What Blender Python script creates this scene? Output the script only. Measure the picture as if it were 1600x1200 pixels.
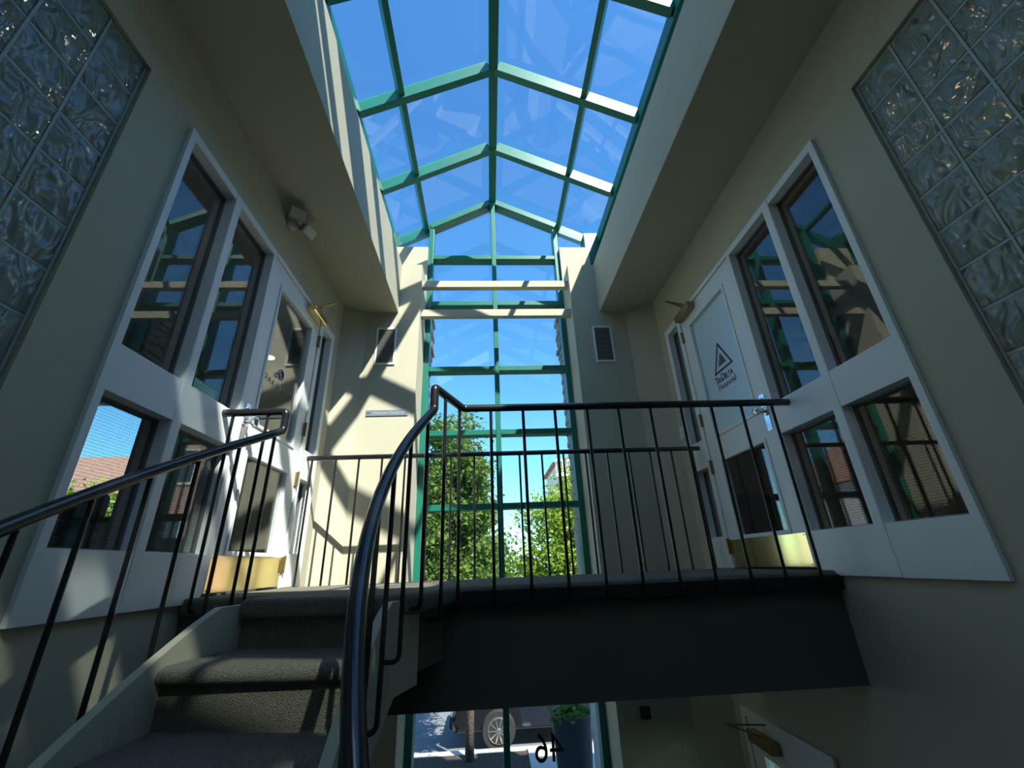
import bpy, bmesh, math, random
from mathutils import Vector, Matrix
random.seed(7)
D = bpy.data
SC = bpy.context.scene
COL = SC.collection
for o in list(D.objects):
    D.objects.remove(o)

# ------------------------------------------------------------------ camera
CAM_H = 0.0925
yaw, pitch, roll, FPX = math.radians(3.7178), math.radians(23.0632), math.radians(-2.3854), 659.5
fw = Vector((math.sin(yaw) * math.cos(pitch), math.cos(yaw) * math.cos(pitch), math.sin(pitch)))
rt = Vector((math.cos(yaw), -math.sin(yaw), 0))
up = rt.cross(fw)
r2 = rt * math.cos(roll) + up * math.sin(roll)
u2 = -rt * math.sin(roll) + up * math.cos(roll)
cd = D.cameras.new('camera')
cd.sensor_width = 36
cd.sensor_fit = 'HORIZONTAL'
cd.lens = FPX * 36 / 1600
cd.clip_start = 0.02
cd.clip_end = 500
cam = D.objects.new('camera', cd)
COL.objects.link(cam)
m = Matrix((r2, u2, -fw)).transposed().to_4x4()
m.translation = Vector((0, 0, CAM_H))
cam.matrix_world = m
SC.camera = cam

# ------------------------------------------------------------------ sky, sun, exposure
SUN = Vector((-0.443, 0.738, -1.0)).normalized()      # direction the light travels
elev = math.asin(-SUN.z)
W = D.worlds.new('world')
SC.world = W
W.use_nodes = True
nt = W.node_tree
nt.nodes.clear()
sky = nt.nodes.new('ShaderNodeTexSky')
sky.sky_type = 'NISHITA'
sky.sun_disc = False
sky.sun_elevation = elev
sky.sun_rotation = math.atan2(-SUN.x, -SUN.y)
sky.air_density = 1.0
sky.dust_density = 0.3
sky.ozone_density = 2.0
bg = nt.nodes.new('ShaderNodeBackground')
bg.inputs['Strength'].default_value = 0.265
hs = nt.nodes.new('ShaderNodeHueSaturation')
hs.inputs['Saturation'].default_value = 1.15
ml = nt.nodes.new('ShaderNodeMix')
ml.data_type = 'RGBA'
ml.blend_type = 'MULTIPLY'
ml.inputs[0].default_value = 1.0
ml.inputs[7].default_value = (0.63, 1.0, 1.13, 1)
wo = nt.nodes.new('ShaderNodeOutputWorld')
nt.links.new(sky.outputs[0], hs.inputs['Color'])
nt.links.new(hs.outputs[0], ml.inputs[6])
nt.links.new(ml.outputs[2], bg.inputs[0])
nt.links.new(bg.outputs[0], wo.inputs[0])
sl = D.lights.new('sun', 'SUN')
sl.energy = 9.8
sl.angle = math.radians(0.55)
sl.color = (1.0, 0.94, 0.81)
so = D.objects.new('sun', sl)
COL.objects.link(so)
so.location = (4, -7, 12)
so.rotation_euler = SUN.to_track_quat('-Z', 'Y').to_euler()
vs = SC.view_settings
vs.view_transform = 'Standard'
vs.look = 'None'
vs.exposure = 0.33
vs.gamma = 1.0
vs.use_curve_mapping = False

# ------------------------------------------------------------------ materials
M = {}


def mat(name):
    mm = D.materials.new(name)
    mm.use_nodes = True
    n = mm.node_tree
    n.nodes.clear()
    out = n.nodes.new('ShaderNodeOutputMaterial')
    M[name] = mm
    return mm, n, out


def pbr(name, col, rough=0.5, metal=0.0, spec=0.5, noise=0.0, nscale=20.0, bump=0.0, bscale=80.0, coat=0.0):
    mm, n, out = mat(name)
    p = n.nodes.new('ShaderNodeBsdfPrincipled')
    p.inputs['Base Color'].default_value = (*col, 1)
    p.inputs['Roughness'].default_value = rough
    p.inputs['Metallic'].default_value = metal
    p.inputs['Specular IOR Level'].default_value = spec
    p.inputs['Coat Weight'].default_value = coat
    tc = n.nodes.new('ShaderNodeTexCoord')
    if noise:
        nz = n.nodes.new('ShaderNodeTexNoise')
        nz.inputs['Scale'].default_value = nscale
        nz.inputs['Detail'].default_value = 6
        mr = n.nodes.new('ShaderNodeMapRange')
        mr.inputs[1].default_value = 0.3
        mr.inputs[2].default_value = 0.7
        mr.inputs[3].default_value = 1 - noise
        mr.inputs[4].default_value = 1 + noise
        mx = n.nodes.new('ShaderNodeMix')
        mx.data_type = 'RGBA'
        mx.blend_type = 'MULTIPLY'
        mx.inputs[0].default_value = 1
        mx.inputs[6].default_value = (*col, 1)
        n.links.new(tc.outputs['Object'], nz.inputs['Vector'])
        n.links.new(nz.outputs['Fac'], mr.inputs[0])
        n.links.new(mr.outputs[0], mx.inputs[7])
        n.links.new(mx.outputs[2], p.inputs['Base Color'])
    if bump:
        nb = n.nodes.new('ShaderNodeTexNoise')
        nb.inputs['Scale'].default_value = bscale
        nb.inputs['Detail'].default_value = 4
        b = n.nodes.new('ShaderNodeBump')
        b.inputs['Strength'].default_value = bump
        b.inputs['Distance'].default_value = 0.01
        n.links.new(tc.outputs['Object'], nb.inputs['Vector'])
        n.links.new(nb.outputs['Fac'], b.inputs['Height'])
        n.links.new(b.outputs[0], p.inputs['Normal'])
    n.links.new(p.outputs[0], out.inputs[0])
    return mm


pbr('paint', (0.50, 0.48, 0.37), 0.7, spec=0.25, noise=0.03, nscale=3, bump=0.05, bscale=220)
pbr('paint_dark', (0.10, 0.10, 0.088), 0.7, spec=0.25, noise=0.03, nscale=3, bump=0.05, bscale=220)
pbr('white', (0.82, 0.86, 0.87), 0.35, spec=0.5, noise=0.02, nscale=5, bump=0.02, bscale=60)
pbr('bead', (0.16, 0.17, 0.17), 0.5)
pbr('gasket', (0.035, 0.04, 0.04), 0.6)
pbr('green', (0.007, 0.155, 0.108), 0.38, spec=0.5, noise=0.04, nscale=8)
pbr('black', (0.012, 0.013, 0.015), 0.22, spec=0.6, coat=0.3)
pbr('carpet', (0.22, 0.207, 0.172), 0.95, spec=0.1, noise=0.25, nscale=160, bump=1.0, bscale=260)
pbr('edge_brown', (0.035, 0.033, 0.03), 0.95, spec=0.1, noise=0.3, nscale=120, bump=0.8, bscale=200)
pbr('brass', (0.84, 0.70, 0.34), 0.13, metal=1.0, noise=0.05, nscale=6)
pbr('old_brass', (0.36, 0.27, 0.13), 0.35, metal=0.8)
pbr('chrome', (0.75, 0.76, 0.78), 0.18, metal=1.0)
pbr('plaque', (0.22, 0.27, 0.32), 0.4, metal=0.3)
pbr('ink', (0.012, 0.014, 0.018), 0.5)
pbr('ink_grey', (0.10, 0.10, 0.12), 0.6)
pbr('ink_pale', (0.42, 0.47, 0.52), 0.5)
pbr('ink_blue', (0.03, 0.06, 0.20), 0.5)
pbr('sticker', (0.05, 0.45, 0.30), 0.5)
pbr('mortar', (0.42, 0.46, 0.43), 0.45)
pbr('dark_edge', (0.02, 0.022, 0.022), 0.8)
pbr('lamp_body', (0.42, 0.42, 0.38), 0.35)
pbr('lens', (0.75, 0.75, 0.70), 0.12)
pbr('office_wall', (0.42, 0.40, 0.36), 0.8)
pbr('office_floor', (0.13, 0.12, 0.11), 0.9)
pbr('navy', (0.012, 0.018, 0.03), 0.5)
pbr('leather', (0.014, 0.014, 0.016), 0.45)
pbr('wood', (0.22, 0.12, 0.06), 0.45, noise=0.2, nscale=9)
pbr('tile', (0.07, 0.065, 0.06), 0.5, noise=0.1, nscale=4)
pbr('asphalt', (0.17, 0.18, 0.20), 0.9, noise=0.2, nscale=60, bump=0.3, bscale=120)
pbr('pavement', (0.50, 0.49, 0.47), 0.85, noise=0.1, nscale=12)
pbr('mulch', (0.055, 0.042, 0.034), 1.0, noise=0.6, nscale=45, bump=1.0, bscale=40)
pbr('bark', (0.13, 0.10, 0.075), 0.95, noise=0.35, nscale=25, bump=0.8, bscale=30)
pbr('brick', (0.36, 0.30, 0.235), 0.9, noise=0.15, nscale=14, bump=0.3)
pbr('joint', (0.40, 0.38, 0.34), 0.95)
pbr('house_white', (0.75, 0.74, 0.70), 0.8, noise=0.04, nscale=2)
pbr('roof_red', (0.42, 0.17, 0.12), 0.85, noise=0.18, nscale=6)
pbr('roof_brown', (0.33, 0.19, 0.14), 0.85, noise=0.18, nscale=6)
pbr('pane_dark', (0.05, 0.065, 0.08), 0.06, spec=0.8)
pbr('car_paint', (0.012, 0.013, 0.016), 0.12, spec=0.7, coat=1.0)
pbr('tyre', (0.02, 0.02, 0.02), 0.85)
pbr('alloy', (0.62, 0.63, 0.65), 0.28, metal=0.9)
pbr('pot', (0.025, 0.032, 0.042), 0.45)
pbr('grey_box', (0.30, 0.33, 0.36), 0.6)


def brick_wall(name, c1, c2, mortar):
    mm, n, out = mat(name)
    p = n.nodes.new('ShaderNodeBsdfPrincipled')
    p.inputs['Roughness'].default_value = 0.9
    b = n.nodes.new('ShaderNodeTexBrick')
    b.inputs['Color1'].default_value = (*c1, 1)
    b.inputs['Color2'].default_value = (*c2, 1)
    b.inputs['Mortar'].default_value = (*mortar, 1)
    b.inputs['Scale'].default_value = 4.0
    b.inputs['Mortar Size'].default_value = 0.02
    tc = n.nodes.new('ShaderNodeTexCoord')
    mp = n.nodes.new('ShaderNodeMapping')
    mp.inputs['Rotation'].default_value = (math.pi / 2, 0, 0)
    n.links.new(tc.outputs['Object'], mp.inputs['Vector'])
    n.links.new(mp.outputs[0], b.inputs['Vector'])
    n.links.new(b.outputs[0], p.inputs['Base Color'])
    n.links.new(p.outputs[0], out.inputs[0])


brick_wall('pink_brick', (0.52, 0.27, 0.23), (0.58, 0.33, 0.28), (0.50, 0.40, 0.36))


def glass(name, tint, ior=1.52, rough=0.0, wire=False):
    """thin pane: straight transmission plus Fresnel reflection on both faces"""
    mm, n, out = mat(name)
    geo = n.nodes.new('ShaderNodeNewGeometry')
    sel = n.nodes.new('ShaderNodeMapRange')
    sel.inputs[3].default_value = ior
    sel.inputs[4].default_value = 1.0 / ior
    fr = n.nodes.new('ShaderNodeFresnel')
    n.links.new(geo.outputs['Backfacing'], sel.inputs[0])
    n.links.new(sel.outputs[0], fr.inputs['IOR'])
    tr = n.nodes.new('ShaderNodeBsdfTransparent')
    tr.inputs[0].default_value = (*tint, 1)
    gl = n.nodes.new('ShaderNodeBsdfGlossy')
    gl.inputs['Roughness'].default_value = rough
    mx = n.nodes.new('ShaderNodeMixShader')
    n.links.new(fr.outputs[0], mx.inputs[0])
    n.links.new(tr.outputs[0], mx.inputs[1])
    n.links.new(gl.outputs[0], mx.inputs[2])
    last = mx
    if wire:
        tc = n.nodes.new('ShaderNodeTexCoord')
        sp = n.nodes.new('ShaderNodeSeparateXYZ')
        n.links.new(tc.outputs['Object'], sp.inputs[0])
        outs = []
        for ax in ('Y', 'Z'):
            mu = n.nodes.new('ShaderNodeMath')
            mu.operation = 'MULTIPLY'
            mu.inputs[1].default_value = 1 / 0.0125
            fc = n.nodes.new('ShaderNodeMath')
            fc.operation = 'FRACT'
            lt = n.nodes.new('ShaderNodeMath')
            lt.operation = 'LESS_THAN'
            lt.inputs[1].default_value = 0.10 if ax == 'Y' else 0.045
            n.links.new(sp.outputs[ax], mu.inputs[0])
            n.links.new(mu.outputs[0], fc.inputs[0])
            n.links.new(fc.outputs[0], lt.inputs[0])
            outs.append(lt)
        mxx = n.nodes.new('ShaderNodeMath')
        mxx.operation = 'MAXIMUM'
        n.links.new(outs[0].outputs[0], mxx.inputs[0])
        n.links.new(outs[1].outputs[0], mxx.inputs[1])
        df = n.nodes.new('ShaderNodeBsdfDiffuse')
        df.inputs[0].default_value = (0.06, 0.06, 0.06, 1)
        m2 = n.nodes.new('ShaderNodeMixShader')
        n.links.new(mxx.outputs[0], m2.inputs[0])
        n.links.new(mx.outputs[0], m2.inputs[1])
        n.links.new(df.outputs[0], m2.inputs[2])
        last = m2
    n.links.new(last.outputs[0], out.inputs[0])
    return mm


glass('glass', (0.95, 0.975, 0.97), 1.52)
glass('glass_sky', (0.93, 0.96, 0.98), 1.45)
glass('glass_tinted_added', (0.40, 0.43, 0.43), 1.45)  # for added rear roof panes that weaken the sun
glass('glass_wire', (0.93, 0.95, 0.94), 1.7, wire=True)
glass('glass_door', (0.92, 0.95, 0.94), 1.7)

mm, n, out = mat('glass_frosted')
p = n.nodes.new('ShaderNodeBsdfPrincipled')
p.inputs['Base Color'].default_value = (0.62, 0.78, 0.88, 1)
p.inputs['Roughness'].default_value = 0.28
p.inputs['Specular IOR Level'].default_value = 0.9
p.inputs['Transmission Weight'].default_value = 0.0
n.links.new(p.outputs[0], out.inputs[0])

mm, n, out = mat('glass_block')
p = n.nodes.new('ShaderNodeBsdfPrincipled')
p.inputs['Base Color'].default_value = (0.60, 0.66, 0.58, 1)
p.inputs['Roughness'].default_value = 0.05
p.inputs['Transmission Weight'].default_value = 0.62
p.inputs['IOR'].default_value = 1.5
tc = n.nodes.new('ShaderNodeTexCoord')
oi = n.nodes.new('ShaderNodeObjectInfo')
mp = n.nodes.new('ShaderNodeMapping')
mp.inputs['Scale'].default_value = (1, 1, 0.55)
mp.inputs['Rotation'].default_value = (0.5, 0, 0)
va = n.nodes.new('ShaderNodeVectorMath')
va.operation = 'ADD'
sc3 = n.nodes.new('ShaderNodeVectorMath')
sc3.operation = 'SCALE'
sc3.inputs[0].default_value = (31, 17, 23)
n.links.new(oi.outputs['Random'], sc3.inputs['Scale'])
n.links.new(tc.outputs['Object'], va.inputs[0])
n.links.new(sc3.outputs[0], va.inputs[1])
n.links.new(va.outputs[0], mp.inputs['Vector'])
nz = n.nodes.new('ShaderNodeTexNoise')
nz.inputs['Scale'].default_value = 13
nz.inputs['Detail'].default_value = 1.5
nz.inputs['Distortion'].default_value = 1.4
b = n.nodes.new('ShaderNodeBump')
b.inputs['Strength'].default_value = 1.0
b.inputs['Distance'].default_value = 0.034
n.links.new(mp.outputs[0], nz.inputs['Vector'])
n.links.new(nz.outputs['Fac'], b.inputs['Height'])
n.links.new(b.outputs[0], p.inputs['Normal'])
n.links.new(p.outputs[0], out.inputs[0])


def leaf_mat(name, c1, c2):
    mm, n, out = mat(name)
    oi = n.nodes.new('ShaderNodeNewGeometry')
    rp = n.nodes.new('ShaderNodeMix')
    rp.data_type = 'RGBA'
    rp.inputs[6].default_value = (*c1, 1)
    rp.inputs[7].default_value = (*c2, 1)
    n.links.new(oi.outputs['Random Per Island'], rp.inputs[0])
    d = n.nodes.new('ShaderNodeBsdfDiffuse')
    t = n.nodes.new('ShaderNodeBsdfTranslucent')
    a = n.nodes.new('ShaderNodeMixShader')
    a.inputs[0].default_value = 0.45
    n.links.new(rp.outputs[2], d.inputs[0])
    n.links.new(rp.outputs[2], t.inputs[0])
    n.links.new(d.outputs[0], a.inputs[1])
    n.links.new(t.outputs[0], a.inputs[2])
    n.links.new(a.outputs[0], out.inputs[0])


mm, n, out = mat('opal_added')  # for added roof panels that spread sun into soft overhead light
tl = n.nodes.new('ShaderNodeBsdfTranslucent')
tl.inputs[0].default_value = (0.80, 0.88, 0.92, 1)
n.links.new(tl.outputs[0], out.inputs[0])
leaf_mat('leaf_green', (0.07, 0.15, 0.035), (0.24, 0.34, 0.09))
leaf_mat('leaf_lime', (0.18, 0.30, 0.04), (0.42, 0.52, 0.08))
leaf_mat('leaf_dark', (0.05, 0.12, 0.03), (0.14, 0.25, 0.06))


def emit(name, col, s):
    mm, n, out = mat(name)
    e = n.nodes.new('ShaderNodeEmission')
    e.inputs[0].default_value = (*col, 1)
    e.inputs[1].default_value = s
    n.links.new(e.outputs[0], out.inputs[0])


emit('lamp_glow', (1.0, 0.66, 0.34), 2.2)
emit('lamp_white', (1.0, 0.95, 0.88), 7.0)

# ------------------------------------------------------------------ helpers
ORG = {}


class MB:
    def __init__(s):
        s.v = []
        s.f = []

    def add(s, vs, fs):
        b = len(s.v)
        s.v += [tuple(v) for v in vs]
        s.f += [tuple(b + i for i in f) for f in fs]
        return s

    def box(s, x0, x1, y0, y1, z0, z1):
        if x0 > x1: x0, x1 = x1, x0
        if y0 > y1: y0, y1 = y1, y0
        if z0 > z1: z0, z1 = z1, z0
        return s.add([(x0, y0, z0), (x1, y0, z0), (x1, y1, z0), (x0, y1, z0), (x0, y0, z1), (x1, y0, z1), (x1, y1, z1), (x0, y1, z1)],
                     [(0, 3, 2, 1), (4, 5, 6, 7), (0, 1, 5, 4), (1, 2, 6, 5), (2, 3, 7, 6), (3, 0, 4, 7)])

    def prism(s, poly, z0, z1):
        a = sum(poly[i][0] * poly[(i + 1) % len(poly)][1] - poly[(i + 1) % len(poly)][0] * poly[i][1] for i in range(len(poly)))
        if a < 0: poly = poly[::-1]
        n = len(poly)
        vs = [(x, y, z0) for x, y in poly] + [(x, y, z1) for x, y in poly]
        return s.add(vs, [tuple(range(n - 1, -1, -1)), tuple(range(n, 2 * n))] + [(i, (i + 1) % n, n + (i + 1) % n, n + i) for i in range(n)])

    def prism_y(s, poly, y0, y1):
        """poly in (x, z) extruded along y"""
        n = len(poly)
        vs = [(x, y0, z) for x, z in poly] + [(x, y1, z) for x, z in poly]
        a = sum(poly[i][0] * poly[(i + 1) % n][1] - poly[(i + 1) % n][0] * poly[i][1] for i in range(n))
        fs = [tuple(range(n)), tuple(range(2 * n - 1, n - 1, -1))] + [(i, n + i, n + (i + 1) % n, (i + 1) % n) for i in range(n)]
        if a < 0: fs = [f[::-1] for f in fs]
        return s.add(vs, fs)

    def tube(s, path, r, n=8, cap=True, radii=None):
        P = [Vector(p) for p in path]
        rings = []
        t0 = (P[1] - P[0]).normalized()
        nrm = t0.orthogonal().normalized()
        vs = []
        for i, p in enumerate(P):
            if i == 0: t = P[1] - P[0]
            elif i == len(P) - 1: t = P[-1] - P[-2]
            else: t = (P[i + 1] - P[i]).normalized() + (P[i] - P[i - 1]).normalized()
            t.normalize()
            nrm = (nrm - t * nrm.dot(t)).normalized()
            bi = t.cross(nrm)
            rr = radii[i] if radii else r
            if 0 < i < len(P) - 1:
                c = max(0.5, (P[i] - P[i - 1]).normalized().dot(t))
                k = 1.0 / c
            else:
                k = 1.0
            for j in range(n):
                a = 2 * math.pi * j / n
                vs.append(p + nrm * (rr * k * math.cos(a)) + bi * (rr * k * math.sin(a)))
        fs = []
        for i in range(len(P) - 1):
            for j in range(n):
                fs.append((i * n + j, i * n + (j + 1) % n, (i + 1) * n + (j + 1) % n, (i + 1) * n + j))
        if cap:
            fs.append(tuple(range(n - 1, -1, -1)))
            fs.append(tuple((len(P) - 1) * n + j for j in range(n)))
        return s.add(vs, fs)

    def bar(s, a, b, w, h, upv=(0, 0, 1)):
        """rectangular bar from a to b, w across, h along up"""
        a, b = Vector(a), Vector(b)
        t = (b - a).normalized()
        u = Vector(upv)
        x = t.cross(u).normalized()
        u = x.cross(t).normalized()
        vs = []
        for p in (a, b):
            for sx, sz in ((-1, -1), (1, -1), (1, 1), (-1, 1)):
                vs.append(p + x * (sx * w / 2) + u * (sz * h / 2))
        return s.add(vs, [(0, 1, 2, 3), (7, 6, 5, 4), (0, 4, 5, 1), (1, 5, 6, 2), (2, 6, 7, 3), (3, 7, 4, 0)])

    def lathe(s, prof, c, axis='z', n=20):
        """prof: (radius, height) list around axis through c"""
        vs, fs = [], []
        for r, h in prof:
            for j in range(n):
                a = 2 * math.pi * j / n
                u, v = r * math.cos(a), r * math.sin(a)
                if axis == 'z': q = (c[0] + u, c[1] + v, c[2] + h)
                elif axis == 'x': q = (c[0] + h, c[1] + u, c[2] + v)
                else: q = (c[0] + v, c[1] + h, c[2] + u)
                vs.append(q)
        for i in range(len(prof) - 1):
            for j in range(n):
                fs.append((i * n + j, i * n + (j + 1) % n, (i + 1) * n + (j + 1) % n, (i + 1) * n + j))
        fs.append(tuple(range(n - 1, -1, -1)))
        fs.append(tuple((len(prof) - 1) * n + j for j in range(n)))
        return s.add(vs, fs)

    def plate(s, us, vs_, solid, d0, d1, fn):
        """grid plate with holes; fn(u, v, d) -> point; solid(u, v) tests a cell centre"""
        nu, nv = len(us), len(vs_)
        idx = {}
        pts = []

        def vid(i, j, k):
            if (i, j, k) not in idx:
                idx[(i, j, k)] = len(pts)
                pts.append(fn(us[i], vs_[j], (d0, d1)[k]))
            return idx[(i, j, k)]
        S = [[solid((us[i] + us[i + 1]) / 2, (vs_[j] + vs_[j + 1]) / 2) for j in range(nv - 1)] for i in range(nu - 1)]

        def at(i, j):
            return 0 <= i < nu - 1 and 0 <= j < nv - 1 and S[i][j]
        fs = []
        for i in range(nu - 1):
            for j in range(nv - 1):
                if not S[i][j]: continue
                fs.append((vid(i, j, 1), vid(i + 1, j, 1), vid(i + 1, j + 1, 1), vid(i, j + 1, 1)))
                fs.append((vid(i, j, 0), vid(i, j + 1, 0), vid(i + 1, j + 1, 0), vid(i + 1, j, 0)))
                if not at(i - 1, j): fs.append((vid(i, j, 0), vid(i, j, 1), vid(i, j + 1, 1), vid(i, j + 1, 0)))
                if not at(i + 1, j): fs.append((vid(i + 1, j, 1), vid(i + 1, j, 0), vid(i + 1, j + 1, 0), vid(i + 1, j + 1, 1)))
                if not at(i, j - 1): fs.append((vid(i, j, 1), vid(i, j, 0), vid(i + 1, j, 0), vid(i + 1, j, 1)))
                if not at(i, j + 1): fs.append((vid(i, j + 1, 0), vid(i, j + 1, 1), vid(i + 1, j + 1, 1), vid(i + 1, j + 1, 0)))
        return s.add(pts, fs)

    def mesh(s, name, mats, org=(0, 0, 0), smooth=False, merge=False):
        me = D.meshes.new(name)
        me.from_pydata([(x - org[0], y - org[1], z - org[2]) for x, y, z in s.v], [], s.f)
        for q in (mats if isinstance(mats, (list, tuple)) else [mats]):
            me.materials.append(M[q])
        bm = bmesh.new()
        bm.from_mesh(me)
        if merge:
            bmesh.ops.remove_doubles(bm, verts=bm.verts, dist=1e-5)
        bmesh.ops.recalc_face_normals(bm, faces=bm.faces)
        bm.to_mesh(me)
        bm.free()
        if smooth:
            for p_ in me.polygons: p_.use_smooth = True
        return me

    def build(s, name, mat_, parent=None, smooth=False, bevel=0.0, merge=False, loc=None):
        if parent is not None: org = ORG[parent.name]
        else: org = loc or (0, 0, 0)
        me = s.mesh(name, mat_, org, smooth, merge)
        o = D.objects.new(name, me)
        COL.objects.link(o)
        if parent is not None:
            o.parent = parent
            ORG[o.name] = org
        else:
            o.location = org
            ORG[o.name] = org
        if bevel:
            bv = o.modifiers.new('bevel', 'BEVEL')
            bv.width = bevel
            bv.segments = 2
            bv.limit_method = 'ANGLE'
            bv.angle_limit = math.radians(40)
        if smooth and not bevel:
            try:
                bpy.context.view_layer.objects.active = o
            except Exception:
                pass
        return o


def tag(o, label=None, cat=None, group=None, kind=None):
    if label: o['label'] = label
    if cat: o['category'] = cat
    if group: o['group'] = group
    if kind: o['kind'] = kind
    return o


def thing(name, loc, label, cat, group=None, kind=None):
    o = D.objects.new(name, None)
    o.empty_display_size = 0.05
    COL.objects.link(o)
    o.location = loc
    ORG[o.name] = tuple(loc)
    return tag(o, label, cat, group, kind)


def inst(me, name, parent, world):
    """share mesh data: a part placed at a world position"""
    o = D.objects.new(name, me)
    COL.objects.link(o)
    o.parent = parent
    g = ORG[parent.name]
    o.location = (world[0] - g[0], world[1] - g[1], world[2] - g[2])
    ORG[o.name] = g
    return o


def smooth_by_angle(o, deg=40):
    me = o.data
    for p_ in me.polygons: p_.use_smooth = True
    bm = bmesh.new()
    bm.from_mesh(me)
    for e in bm.edges:
        if len(e.link_faces) == 2 and e.calc_face_angle(0) > math.radians(deg): e.smooth = False
    bm.to_mesh(me)
    bm.free()


FONT_ROT = {'right': Matrix(((0, 0, -1), (-1, 0, 0), (0, 1, 0))), 'left': Matrix(((0, 0, 1), (1, 0, 0), (0, 1, 0))),
            'front': Matrix(((1, 0, 0), (0, 0, -1), (0, 1, 0))), 'out': Matrix(((-1, 0, 0), (0, 0, 1), (0, 1, 0)))}


def text(name, body, size, centre, side, mat_, parent, squash=1.0, depth=0.0006, shear=0.0, align='CENTER', offset=0.0):
    cu = D.curves.new(name, 'FONT')
    cu.body = body
    cu.size = size
    cu.extrude = depth
    cu.shear = shear
    cu.offset = offset
    cu.align_x = align
    cu.align_y = 'CENTER'
    t = D.objects.new(name, cu)
    COL.objects.link(t)
    bpy.context.view_layer.update()
    me = D.meshes.new_from_object(t.evaluated_get(bpy.context.evaluated_depsgraph_get()))
    D.objects.remove(t)
    D.curves.remove(cu)
    mt = Matrix.Diagonal((squash, 1, 1))
    R3 = FONT_ROT[side] @ mt
    g = ORG[parent.name]
    for v in me.vertices:
        q = R3 @ v.co
        v.co = q + Vector(centre) - Vector(g)
    me.materials.clear()
    me.materials.append(M[mat_])
    o = D.objects.new(name, me)
    COL.objects.link(o)
    o.parent = parent
    ORG[o.name] = g
    return o


# ------------------------------------------------------------------ main dimensions (metres)
XL, XR = -1.445, 1.783          # faces of the two long walls
SL, SR = -0.926, 1.244          # skylight well
ZS = 2.592                      # soffit
ZW = 3.225                      # top of well walls
YW = 3.88                       # end wall face
YG = 4.33                      # curtain wall glass
GX0, GX1, GXM = -0.70, 0.945, 0.115
YB, YF = 3.385, 2.244           # rails
Y_BACK = -2.9
Z_LOW = -3.0
SF0, SF5, SFB, SFT = 1.497, 3.575, -0.027, 2.14   # storefront outline
BK0, BK1, BKZ0, BKZ1 = 0.137, 1.235, 0.33, 2.145      # glass block opening


def side_fn(side):
    if side == 'left':
        return lambda d: XL + d
    return lambda d: XR - d


# ------------------------------------------------------------------ structure: long walls
LD = (2.70, 3.60, Z_LOW, -0.90)       # lower door opening in right wall
for side in ('left', 'right'):
    fx = side_fn(side)
    ys = sorted({Y_BACK, BK0, BK1, SF0, SF5, 4.45, LD[0], LD[1]})
    zs = sorted({Z_LOW, LD[3], SFB, BKZ0, BKZ1, SFT, 3.22})

    def solid(y, z, side=side):
        if SF0 < y < SF5 and SFB < z < SFT: return False
        if BK0 < y < BK1 and BKZ0 < z < BKZ1: return False
        if side == 'right' and LD[0] < y < LD[1] and z < LD[3]: return False
        return True
    mb = MB().plate(ys, zs, solid, -0.16, 0.0, lambda y, z, d: (fx(d), y, z))
    o = mb.build('wall_' + side, 'paint', merge=True)
    tag(o, 'long beige painted hall wall holding the %s' % ('door whose glass shows through to the dark office' if side == 'left' else 'door with the frosted triangle logo'), 'wall', kind='structure')

# end wall with chamfers, left and right of the tall window
mb = MB().prism([(XL - 0.16, 3.73), (XL, 3.73), (-1.235, YW), (GX0, YW), (GX0, 4.45), (XL - 0.16, 4.45)], Z_LOW, ZW)
mb.box(-1.13, GX0, 4.21, 4.45, ZW - 0.01, 3.765)
tag(mb.build('wall_end_left', 'paint'), 'beige end wall carrying the grey name plaque and an air grille', 'wall', kind='structure')
mb = MB().prism([(XR + 0.16, 3.72), (XR, 3.72), (1.525, YW), (GX1, YW), (GX1, 4.45), (XR + 0.16, 4.45)], Z_LOW, ZW)
mb.box(GX1, 1.32, 4.21, 4.45, ZW - 0.01, 3.765)
tag(mb.build('wall_end_right', 'paint'), 'shaded beige end wall with an air grille and no plaque', 'wall', kind='structure')
mb = MB().box(XL - 0.16, XR + 0.16, Y_BACK - 0.15, Y_BACK, Z_LOW, ZW)
tag(mb.build('wall_back', 'paint'), 'plain beige wall closing the hall behind the stair', 'wall', kind='structure')

# soffits beside the skylight well (their inner faces are the well walls)
o = MB().box(XL - 0.16, SL, Y_BACK, 4.45, ZS, ZW).box(-1.80, -1.215, Y_BACK, 4.45, ZW, 3.96).build('ceiling_left', 'paint', bevel=0.004)
tag(o, 'beige dropped soffit under the sunlit striped well wall', 'ceiling', kind='structure')
o = MB().box(SR, XR + 0.16, Y_BACK, 4.45, ZS, ZW).box(1.55, 2.11, Y_BACK, 4.45, ZW, 3.96).build('ceiling_right', 'paint', bevel=0.004)
tag(o, 'beige dropped soffit under the shaded well wall', 'ceiling', kind='structure')

# two beams across the window recess
for z0, z1, yb, w in ((2.972, 3.056, 4.02, 'upper'), (2.591, 2.677, 4.015, 'lower')):
    o = MB().box(GX0, GX1, 3.95, yb, z0, z1).build('trim_1' if w == 'upper' else 'trim_2', 'paint', bevel=0.003)
    tag(o, '%s of two beige box beams crossing the tall window recess' % w, 'beam', kind='structure')

# lower floor
tag(MB().box(XL - 0.16, XR + 0.16, Y_BACK, 4.3, Z_LOW - 0.1, Z_LOW).build('floor_lower', 'tile'), 'brown tiled entrance floor under the landing', 'floor', kind='structure')

# ------------------------------------------------------------------ curved stair geometry
CX, CY, R_RI, R_RO, PIT = 1.153, 1.435, 1.493, 2.391, 1.268
RISE = 0.18
DTH = RISE / PIT
TH0 = 0.275                     # top riser
NOSE = 0.014


def hel(r, th, z):
    return (CX - r * math.cos(th), CY + r * math.sin(th), z)


def nosing_z(th):
    return PIT * (th - (TH0 - NOSE))


def rail_z(th):
    return 0.359 + PIT * th


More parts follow.
